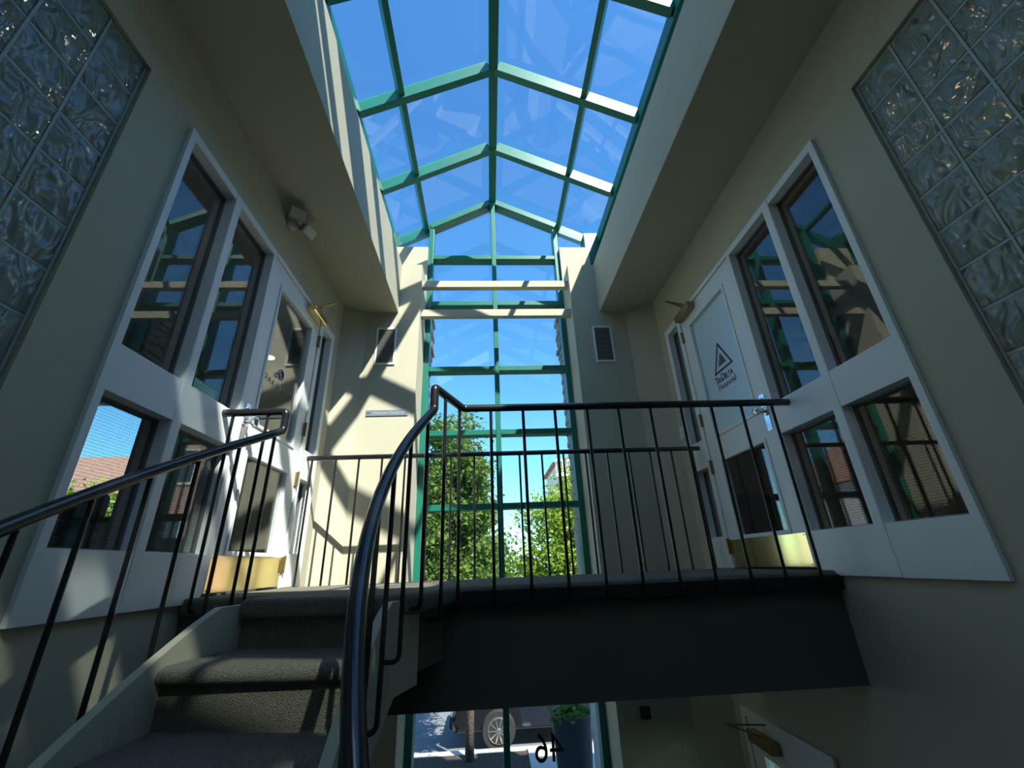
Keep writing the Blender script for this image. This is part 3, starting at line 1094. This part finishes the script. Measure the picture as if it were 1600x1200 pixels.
# twin head emergency light
el = thing('emergency_light', (XL, 2.5, 2.50), 'small twin head emergency lamp just under the soffit', 'lamp')
o = MB().lathe([(0.062, 0.001), (0.062, 0.018), (0.045, 0.04), (0.012, 0.05)], (XL, 2.50, 2.50), 'x', 24).build('base', 'lamp_body', el)
smooth_by_angle(o, 40)


def lamp_head(c, rz, ry):
    mb = MB()
    f_, b_ = 0.054, 0.040
    vs_ = []
    for d_, s in ((0.0, b_), (0.045, b_ * 1.05), (0.055, f_), (0.066, f_)):
        for a_, b2 in ((-1, -1), (1, -1), (1, 1), (-1, 1)):
            vs_.append(Vector((d_, a_ * s * 1.15, b2 * s * 0.85)))
    fs_ = [(3, 2, 1, 0), (12, 13, 14, 15)]
    for i_ in range(3):
        for j in range(4):
            fs_.append((i_ * 4 + j, i_ * 4 + (j + 1) % 4, (i_ + 1) * 4 + (j + 1) % 4, (i_ + 1) * 4 + j))
    R = Matrix.Rotation(rz, 3, 'Z') @ Matrix.Rotation(ry, 3, 'Y')
    vs_ = [Vector(c) + R @ v_ for v_ in vs_]
    mb.add(vs_, fs_)
    hd = mb.build('lamp_head', 'lamp_body', el, bevel=0.004)
    ln = MB()
    vs2 = []
    for d_ in (0.0662, 0.069):
        for a_, b2 in ((-1, -1), (1, -1), (1, 1), (-1, 1)):
            vs2.append(Vector(c) + R @ Vector((d_, a_ * f_ * 0.95, b2 * f_ * 0.66)))
    ln.add(vs2, [(3, 2, 1, 0), (4, 5, 6, 7), (0, 1, 5, 4), (1, 2, 6, 5), (2, 3, 7, 6), (3, 0, 4, 7)])
    ln.build('lens', 'lens', hd)
    MB().tube([(XL + 0.03, 2.50, 2.50), c], 0.012, 8).build('swivel', 'lamp_body', el)


lamp_head((XL + 0.06, 2.455, 2.525), math.radians(-50), math.radians(28))
lamp_head((XL + 0.07, 2.58, 2.50), math.radians(-15), math.radians(30))

sw = thing('light_switch', (XR, 3.66, 1.08), 'small cream switch plate beside the frosted logo door', 'switch')
MB().box(XR - 0.006, XR - 0.0003, 3.622, 3.698, 1.08, 1.195).build('cover', 'house_white', sw, bevel=0.002)
MB().box(XR - 0.012, XR - 0.005, 3.654, 3.666, 1.125, 1.15).build('toggle', 'house_white', sw)
al = thing('motion_sensor', (1.157, YW, -1.02), 'small black sensor box on the lower end wall', 'sensor')
MB().box(1.12, 1.195, YW - 0.04, YW - 0.0003, -1.02, -0.94).build('housing', 'gasket', al, bevel=0.008)
MB().box(1.135, 1.18, YW - 0.046, YW - 0.039, -1.01, -0.98).build('window', 'ink', al)

# ------------------------------------------------------------------ offices behind the glass
for side in ('left', 'right'):
    s = -1 if side == 'left' else 1
    xi = XL - 0.16 if side == 'left' else XR + 0.16
    xo = xi + s * 4.6
    xa, xb = min(xi, xo), max(xi, xo)
    ow = 'office_wall'
    MB_ = MB()
    nm = side
    tag(MB().box(xa, xb, -2.5, 4.45, -0.15, 0.0).build('floor_office_' + nm, 'office_floor'), 'dark carpet of the office %s' % ('behind the sunlit screen' if side == 'left' else 'behind the frosted door'), 'floor', kind='structure')
    tag(MB().box(xa, xb, -2.5, 4.45, 2.62, 2.75).build('ceiling_office_' + nm, ow), 'ceiling of the office %s' % ('behind the sunlit screen' if side == 'left' else 'behind the frosted door'), 'ceiling', kind='structure')
    tag(MB().box(xo, xo + s * 0.15, -2.5, 4.45, -0.15, 2.75).build('wall_office_side_' + nm, ow), 'far side wall of the office %s' % ('behind the sunlit screen' if side == 'left' else 'behind the frosted door'), 'wall', kind='structure')
    tag(MB().box(xa, xb, -2.65, -2.5, -0.15, 2.75).build('wall_office_rear_' + nm, ow), 'rear wall of the office %s' % ('behind the sunlit screen' if side == 'left' else 'behind the frosted door'), 'wall', kind='structure')
    if side == 'left':
        op = [(-5.3, -3.66, 0.62, 1.92)]
    else:
        op = []
    xs = sorted({xa, xb, *[q[0] for q in op], *[q[1] for q in op]})
    mb = MB().plate(xs, [Z_LOW, -0.15, 0.62, 1.92, 3.3], lambda u, w_: not any(q[0] < u < q[1] and q[2] < w_ < q[3] for q in op), 0, 0.2, lambda u, w_, d: (u, 4.65 - d, w_))
    tag(mb.build('wall_office_front_' + nm, 'paint', merge=True), 'street front wall of the office %s' % ('behind the sunlit screen' if side == 'left' else 'behind the frosted door'), 'wall', kind='structure')
    for qi, q in enumerate(op):
        ww = thing('window_%d' % (7 + qi + (0 if side == 'left' else 2)), (q[0], 4.55, q[2]), 'green framed office street window %s' % (('showing a house roof and tree', 'next to the end wall behind the sunlit screen')[qi] if side == 'left' else 'behind the frosted door'), 'window', kind='structure')
        xs2 = [q[0], q[0] + 0.05, q[1] - 0.05, q[1]]
        MB().plate(xs2, [q[2], q[2] + 0.05, q[3] - 0.05, q[3]], lambda u, w_: not (q[0] + 0.05 < u < q[1] - 0.05 and q[2] + 0.05 < w_ < q[3] - 0.05), 0, 0.08, lambda u, w_, d: (u, 4.60 - d, w_)).build('frame', 'green', ww, merge=True)
        MB().box(q[0] + 0.045, q[1] - 0.045, 4.555, 4.561, q[2] + 0.045, q[3] - 0.045).build('pane', 'glass', ww)

# furniture glimpsed through the panes
cab = thing('cabinet', (2.35, 3.7, 0), 'dark cabinet inside the office behind the frosted logo door', 'cabinet')
MB().box(2.1, 2.6, 3.55, 4.1, 0.0, 0.56).build('body', 'navy', cab, bevel=0.006)
MB().box(2.12, 2.34, 3.535, 3.549, 0.03, 0.53).build('door', 'navy', cab, bevel=0.003)
MB().box(2.36, 2.58, 3.535, 3.549, 0.03, 0.53).build('door', 'navy', cab, bevel=0.003)
ch = thing('office_chair', (-3.2, 3.3, 0), 'black padded chair inside the office behind the sunlit screen', 'chair')
MB().box(-3.45, -2.95, 3.05, 3.55, 0.42, 0.50).build('seat', 'leather', ch, bevel=0.03)
MB().box(-3.43, -2.97, 3.50, 3.58, 0.50, 0.72).build('backrest', 'leather', ch, bevel=0.035)
MB().lathe([(0.03, 0.08), (0.03, 0.42)], (-3.2, 3.3, 0), 'z', 12).build('column', 'chrome', ch)
mb = MB()
for q in range(5):
    a_ = q * 2 * math.pi / 5
    mb.bar((-3.2, 3.3, 0.09), (-3.2 + 0.3 * math.cos(a_), 3.3 + 0.3 * math.sin(a_), 0.05), 0.05, 0.04)
    mb.lathe([(0.025, 0.0), (0.03, 0.02), (0.025, 0.05)], (-3.2 + 0.29 * math.cos(a_), 3.3 + 0.29 * math.sin(a_), 0), 'z', 10)
mb.build('base', 'leather', ch)
dk = thing('desk', (-3.9, 3.7, 0), 'wooden desk inside the office behind the sunlit screen', 'desk')
MB().box(-4.7, -3.55, 3.75, 4.35, 0.54, 0.58).build('top', 'wood', dk, bevel=0.004)
for x0 in (-4.65, -3.65):
    for y0 in (3.80, 4.25):
        MB().box(x0, x0 + 0.05, y0, y0 + 0.05, 0, 0.54).build('leg', 'wood', dk)


def downlight(x, y, lab, mt):
    t = thing('ceiling_light', (x, y, 2.62), lab, 'light', 'office ceiling lights')
    MB().lathe([(0.10, -0.012), (0.10, -0.0005)], (x, y, 2.62), 'z', 24).build('ring', 'white', t)
    MB().lathe([(0.08, -0.014), (0.08, -0.0125)], (x, y, 2.62), 'z', 24).build('diffuser', mt, t)


pd = thing('pendant_light', (-2.37, 4.25, 2.27), 'small round pendant lamp glowing behind the arc lettered glass door', 'light')
MB().lathe([(0.06, 0.0), (0.062, 0.012), (0.03, 0.03), (0.01, 0.04)], (-2.37, 4.25, 2.27), 'z', 20).build('shade', 'white', pd)
MB().lathe([(0.052, -0.006), (0.052, -0.0005)], (-2.37, 4.25, 2.27), 'z', 20).build('diffuser', 'lamp_white', pd)
MB().tube([(-2.37, 4.25, 2.30), (-2.37, 4.25, 2.62)], 0.004, 6).build('cord', 'gasket', pd)
downlight(-3.4, 0.2, 'round ceiling light deep in the office behind the outer stair rail', 'lamp_white')
downlight(-2.3, 0.9, 'added round light making glints in the glass blocks above the outer stair rail', 'lamp_white')  # unseen lamp, added to put glints in the left glass blocks
downlight(2.9, 1.5, 'round warm ceiling light behind the shaded glass screen', 'lamp_glow')
# warm lamp behind the shaded glass blocks
fl = thing('floor_lamp', (3.0, 0.45, 0), 'warm floor lamp glinting through the shaded glass blocks', 'lamp')
MB().lathe([(0.15, 0.0), (0.15, 0.02), (0.02, 0.04)], (3.0, 0.45, 0), 'z', 20).build('base', 'gasket', fl)
MB().lathe([(0.012, 0.03), (0.012, 1.0)], (3.0, 0.45, 0), 'z', 10).build('pole', 'gasket', fl)
MB().lathe([(0.16, 0.92), (0.10, 1.15)], (3.0, 0.45, 0), 'z', 20).build('shade', 'lamp_glow', fl)

# ------------------------------------------------------------------ outside: brick jambs of the window
for side, x0, x1 in (('left', GX0 - 0.16, GX0 + 0.012), ('right', GX1 - 0.012, GX1 + 0.16)):
    pr_ = thing('trim_%d' % (3 if side == 'left' else 4), ((x0 + x1) / 2, 4.6, Z_LOW), 'stepped brick jamb outside the tall window on the %s side' % ('plaque' if side == 'left' else 'plain wall'), 'brickwork', kind='structure')
    MB().box(x0 + (0 if side == 'left' else 0.02), x1 - (0.02 if side == 'left' else 0), 4.46, 4.80, Z_LOW, 3.1).build('mortar_core', 'joint', pr_)
    bme = MB().box(-0.1, 0.1, -0.17, 0.17, -0.029, 0.029).mesh('brick', 'brick')
    z = -0.6
    q = 0
    while z < 3.05:
        off = 0.008 * (q % 2)
        stp = 0.0
        if z > 2.35: stp = 0.018 * (q % 3)
        cx_ = ((x1 - 0.1) if side == 'left' else (x0 + 0.1)) + (1 if side == 'left' else -1) * (off - 0.008 + stp)
        inst(bme, 'brick', pr_, (cx_, 4.64, z))
        z += 0.067
        q += 1

# ------------------------------------------------------------------ outside: ground
tag(MB().box(-120, 120, 9.75, 160, Z_LOW - 0.4, Z_LOW - 0.12).build('road', 'asphalt'), 'grey asphalt street beyond the kerb', 'road', kind='structure')
tag(MB().box(-60, 60, 4.3, 9.55, Z_LOW - 0.3, Z_LOW - 0.02).build('pavement', 'pavement'), 'pale concrete pavement in front of the entrance', 'pavement', kind='structure')
tag(MB().box(-60, 60, 9.55, 9.75, Z_LOW - 0.3, Z_LOW).build('kerb', 'pavement', bevel=0.01), 'concrete kerb along the street', 'kerb', kind='structure')
bed = thing('planting_bed', (-0.5, 8.6, Z_LOW), 'dark mulch bed with concrete edging outside the entrance', 'planting bed')
MB().box(-2.4, 0.62, 7.2, 9.45, Z_LOW - 0.05, Z_LOW + 0.03).build('mulch', 'mulch', bed)
MB().box(0.62, 0.78, 7.1, 9.55, Z_LOW - 0.05, Z_LOW + 0.06).build('edging', 'pavement', bed, bevel=0.008)
MB().box(-2.4, 0.62, 7.05, 7.2, Z_LOW - 0.05, Z_LOW + 0.06).build('edging', 'pavement', bed, bevel=0.008)

# planter
pl = thing('planter', (1.15, 7.5, Z_LOW), 'tall tapered dark planter standing outside the entrance', 'planter')
o = MB().lathe([(0.20, -0.02), (0.215, 0.0), (0.29, 1.0), (0.305, 1.02), (0.305, 1.07), (0.27, 1.07), (0.26, 1.0)], (1.15, 7.5, Z_LOW), 'z', 28).build('pot', 'pot', pl)
smooth_by_angle(o, 40)
MB().lathe([(0.262, 0.99), (0.262, 1.0)], (1.15, 7.5, Z_LOW), 'z', 24).build('soil', 'mulch', pl)


def leaves(pts, size, mt, name, parent):
    vs_, fs_ = [], []
    for p_ in pts:
        a_ = Vector((random.gauss(0, 1), random.gauss(0, 1), random.gauss(0, 0.6))).normalized()
        b_ = a_.orthogonal()
        b_.rotate(Matrix.Rotation(random.uniform(0, 6.28), 3, a_))
        s_ = size * random.uniform(0.6, 1.3)
        c_ = a_.cross(b_) * 0.25
        p_ = Vector(p_)
        k0 = len(vs_)
        vs_ += [p_ - a_ * s_ * 0.6, p_ + b_ * s_ * 0.32 + c_ * s_ * 0.3, p_ + a_ * s_ * 0.6, p_ - b_ * s_ * 0.32 + c_ * s_ * 0.3]
        fs_.append((k0, k0 + 1, k0 + 2))
        fs_.append((k0, k0 + 2, k0 + 3))
    mb = MB()
    mb.v = [tuple(v_) for v_ in vs_]
    mb.f = fs_
    org = ORG[parent.name]
    me = D.meshes.new(name)
    me.from_pydata([(x - org[0], y - org[1], z - org[2]) for x, y, z in mb.v], [], mb.f)
    me.materials.append(M[mt])
    o = D.objects.new(name, me)
    COL.objects.link(o)
    o.parent = parent
    ORG[o.name] = org
    o['kind'] = 'stuff'
    return o


leaves([(1.15 + random.gauss(0, 0.11), 7.5 + random.gauss(0, 0.11), Z_LOW + 1.02 + abs(random.gauss(0, 0.05))) for _ in range(300)], 0.09, 'leaf_dark', 'foliage', pl)


def tree(loc, h_trunk, crown_c, crown_r, nbr, nleaf, size, mt, lab, group='street trees', tr=0.07, clump=0.33):
    t = thing('street_tree', loc, lab, 'tree', group)
    b0 = Vector(loc)
    topc = Vector(crown_c)
    pth = [b0 + Vector((0, 0, 0.0)), b0 + Vector((0.02, 0.01, h_trunk * 0.5)), Vector((b0.x * 0.7 + topc.x * 0.3, b0.y, b0.z + h_trunk)), topc + Vector((0, 0, crown_r[2] * 0.5))]
    o = MB().tube(pth, tr, 10, radii=[tr * 1.25, tr, tr * 0.8, tr * 0.25]).build('trunk', 'bark', t, smooth=True)
    mb = MB()
    tips = []
    for i_ in range(nbr):
        f_ = random.uniform(0.0, 1.0)
        s0 = pth[2].lerp(pth[3], f_ * 0.9)
        while True:
            q = Vector((random.uniform(-1, 1), random.uniform(-1, 1), random.uniform(-1, 1)))
            if 0.35 < q.length < 1: break
        e_ = topc + Vector((q.x * crown_r[0], q.y * crown_r[1], q.z * crown_r[2])) * 0.92
        mid = s0.lerp(e_, 0.5) + Vector((0, 0, -0.05 * (e_ - s0).length))
        mb.tube([s0, mid, e_], 0.02, 5, radii=[tr * 0.35, tr * 0.2, tr * 0.06])
        tips.append((mid, e_))
    mb.build('branches', 'bark', t, smooth=True)
    pts = []
    for i_ in range(nleaf):
        mid, e_ = random.choice(tips)
        q = mid.lerp(e_, random.uniform(0.3, 1.08))
        pts.append(q + Vector((random.gauss(0, clump), random.gauss(0, clump), random.gauss(0, clump * 0.7))))
    leaves(pts, size, mt, 'foliage', t)
    return t


tree((-0.40, 9.2, Z_LOW + 0.03), 2.2, (-0.75, 9.3, 0.9), (1.15, 1.2, 2.9), 130, 30000, 0.075, 'leaf_green', 'slim leafy tree rising from the mulch bed', clump=0.14, tr=0.065)
tree((2.9, 14.5, Z_LOW - 0.12), 1.8, (2.8, 14.5, 0.4), (2.1, 1.6, 2.9), 110, 22000, 0.11, 'leaf_lime', 'yellow green tree beyond the parked car', clump=0.28, tr=0.1)
tree((-0.6, 19.5, Z_LOW - 0.12), 1.6, (-0.9, 19.5, -0.3), (2.6, 1.2, 2.4), 60, 11000, 0.15, 'leaf_green', 'mid green tree filling the gap between its neighbours', clump=0.3, tr=0.09)
tree((-13.4, 15.0, Z_LOW - 0.12), 2.0, (-13.4, 15.0, 1.1), (2.2, 1.8, 2.2), 40, 7000, 0.22, 'leaf_lime', 'round tree seen through the office street window', clump=0.35, tr=0.1)

# parked car: only its wheel and flank show under the landing
car = thing('parked_car', (1.6, 10.9, Z_LOW - 0.12), 'dark parked car at the kerb with silver alloy wheels', 'car')
g0 = Z_LOW - 0.12
prof = [(-0.75, 0.28), (-0.80, 0.55), (-0.70, 0.78), (0.25, 0.95), (0.95, 1.40), (2.35, 1.45), (3.20, 1.05), (3.55, 0.98), (3.62, 0.60), (3.55, 0.28)]
body = MB().prism_y([(x, g0 + z) for x, z in prof], 10.0, 11.7).build('body', 'car_paint', car, bevel=0.06)
MB().prism_y([(0.50, g0 + 0.98), (1.0, g0 + 1.33), (1.65, g0 + 1.36), (1.65, g0 + 0.98)], 9.985, 11.715).build('side_window', 'pane_dark', car)
MB().prism_y([(1.72, g0 + 0.98), (1.72, g0 + 1.36), (2.30, g0 + 1.37), (2.90, g0 + 1.05), (2.85, g0 + 0.98)], 9.985, 11.715).build('side_window', 'pane_dark', car)
for wx in (0.12, 2.75):
    for wy, s in ((10.0, -1), (11.7, 1)):
        wl = MB().lathe([(0.20, -0.09), (0.30, -0.10), (0.32, -0.07), (0.32, 0.07), (0.30, 0.10), (0.20, 0.09)], (wx, wy, g0 + 0.32), 'y', 32).build('wheel', 'tyre', car)
        smooth_by_angle(wl, 40)
        MB().lathe([(0.205, -0.02), (0.215, 0.0), (0.205, 0.02)], (wx, wy + s * 0.092, g0 + 0.32), 'y', 32).build('rim', 'alloy', wl)
        MB().lathe([(0.19, -0.006), (0.19, 0.006)], (wx, wy + s * 0.107, g0 + 0.32), 'y', 32).build('rim_well', 'tyre', wl)
        for q in range(10):
            a_ = q * math.pi / 5
            MB().bar((wx + 0.03 * math.cos(a_), wy + s * 0.118, g0 + 0.32 + 0.03 * math.sin(a_)), (wx + 0.195 * math.cos(a_), wy + s * 0.116, g0 + 0.32 + 0.195 * math.sin(a_)), 0.022, 0.012, (0, 1, 0)).build('spoke', 'alloy', wl)
        MB().lathe([(0.04, -0.012), (0.045, 0.0), (0.035, 0.012)], (wx, wy + s * 0.12, g0 + 0.32), 'y', 16).build('hub', 'alloy', wl)
MB().box(-0.83, -0.78, 10.2, 11.5, g0 + 0.30, g0 + 0.5).build('bumper', 'tyre', car, bevel=0.015)


# ------------------------------------------------------------------ buildings across the street
def building(name, x0, x1, y0, y1, z1, wm, rm, rz, lab, rows, cols, wsz, win='house_white', hip=0.5, over=0.35, group='buildings across the street'):
    t = thing(name, ((x0 + x1) / 2, y0, Z_LOW - 0.12), lab, 'building', group)
    MB().box(x0, x1, y0, y1, Z_LOW - 0.12, z1).build('wall', wm, t)
    hx = (x1 - x0) * hip * 0.5
    ym = (y0 + y1) / 2
    a_, b_, c_, d_ = x0 - over, x1 + over, y0 - over, y1 + over
    MB().add([(a_, c_, z1), (b_, c_, z1), (b_, d_, z1), (a_, d_, z1), (x0 + hx, ym, rz), (x1 - hx, ym, rz)],
             [(0, 1, 5, 4), (1, 2, 5), (2, 3, 4, 5), (3, 0, 4), (0, 3, 2, 1)]).build('roof', rm, t)
    for r_ in range(rows):
        for c in range(cols):
            xc = x0 + (x1 - x0) * (c + 0.5) / cols
            zc = Z_LOW + 1.7 + 2.8 * r_
            if zc + wsz[1] / 2 > z1: continue
            f_ = MB().plate([xc - wsz[0] / 2, xc - wsz[0] / 2 + 0.1, xc + wsz[0] / 2 - 0.1, xc + wsz[0] / 2], [zc - wsz[1] / 2, zc - wsz[1] / 2 + 0.1, zc + wsz[1] / 2 - 0.1, zc + wsz[1] / 2],
                            lambda u, w_: not (abs(u - xc) < wsz[0] / 2 - 0.1 and abs(w_ - zc) < wsz[1] / 2 - 0.1), -0.05, 0.06, lambda u, w_, d: (u, y0 - d, w_)).build('window', win, t, merge=True)
            MB().box(xc - wsz[0] / 2 + 0.09, xc + wsz[0] / 2 - 0.09, y0 - 0.03, y0 - 0.002, zc - wsz[1] / 2 + 0.09, zc + wsz[1] / 2 - 0.09).build('pane', 'pane_dark', f_)
    return t


building('house', -9.5, -1.2, 25, 33, 0.9, 'house_white', 'roof_red', 2.9, 'low white house with a pink red roof behind the slim tree', 1, 4, (1.3, 1.3))
building('brick_building', 6.4, 19.0, 18, 26, 5.9, 'pink_brick', 'roof_brown', 8.2, 'pink brick block with white windows mirrored in the office glass', 3, 6, (1.1, 1.5))
building('house', -27, -15.2, 19, 27, 3.4, 'house_white', 'roof_brown', 6.1, 'white house with a brown roof seen through the office street window', 2, 5, (1.2, 1.4), hip=0.3)
bb = building('apartment_building', 4.55, 5.6, 27.5, 33, 6.1, 'house_white', 'roof_brown', 6.6, 'narrow white building with balcony railing beyond the yellow green tree', 3, 1, (0.9, 1.5))
for z in (3.2, 5.2):
    MB().box(4.3, 5.7, 26.7, 27.5, z - 0.12, z).build('balcony_slab', 'house_white', bb)
    mb = MB().box(4.3, 5.7, 26.7, 26.76, z + 0.9, z + 0.98)
    mb.build('balcony_rail', 'house_white', bb)
    for q in range(10):
        MB().box(4.32 + q * 0.147, 4.36 + q * 0.147, 26.71, 26.75, z, z + 0.9).build('balcony_baluster', 'house_white', bb)

# grey utility cabinet standing outside the right jamb
ub = thing('utility_box', (1.55, 6.6, Z_LOW), 'pale grey service box outside the plain wall side of the window', 'utility box')
MB().box(1.32, 1.9, 6.4, 6.9, Z_LOW - 0.02, 0.55).build('body', 'grey_box', ub, bevel=0.01)
MB().box(1.30, 1.92, 6.38, 6.92, 0.55, 0.60).build('lid', 'grey_box', ub, bevel=0.008)

# roofs over the offices and the hall keep the sun out
tag(MB().box(-6.4, -1.4, -3.1, 4.65, 2.76, 3.0).build('roof_left', 'pavement'), 'flat roof over the office behind the sunlit screen', 'roof', kind='structure')
tag(MB().box(1.9, 6.7, -3.1, 4.65, 2.76, 3.0).build('roof_right', 'pavement'), 'flat roof over the office behind the frosted door', 'roof', kind='structure')

# ------------------------------------------------------------------ part labels where a part looks unlike the rest of its thing
for o in D.objects:
    b_ = o.name.split('.')[0]
    if b_ == 'kick_plate': o['label'] = 'polished brass kick plate'
    elif b_ == 'knob': o['label'] = 'round chrome knob'
    elif b_ == 'door_closer': o['label'] = 'brass coloured door closer body'
    elif b_ == 'pane' and o.data.materials[0].name == 'glass_frosted': o['label'] = 'frosted blue grey pane with dark lettering'
    elif b_ == 'sticker': o['label'] = 'green sticker at the foot of the pane'
    elif b_ == 'edge_strip': o['label'] = 'dark brown carpet edge of the landing'
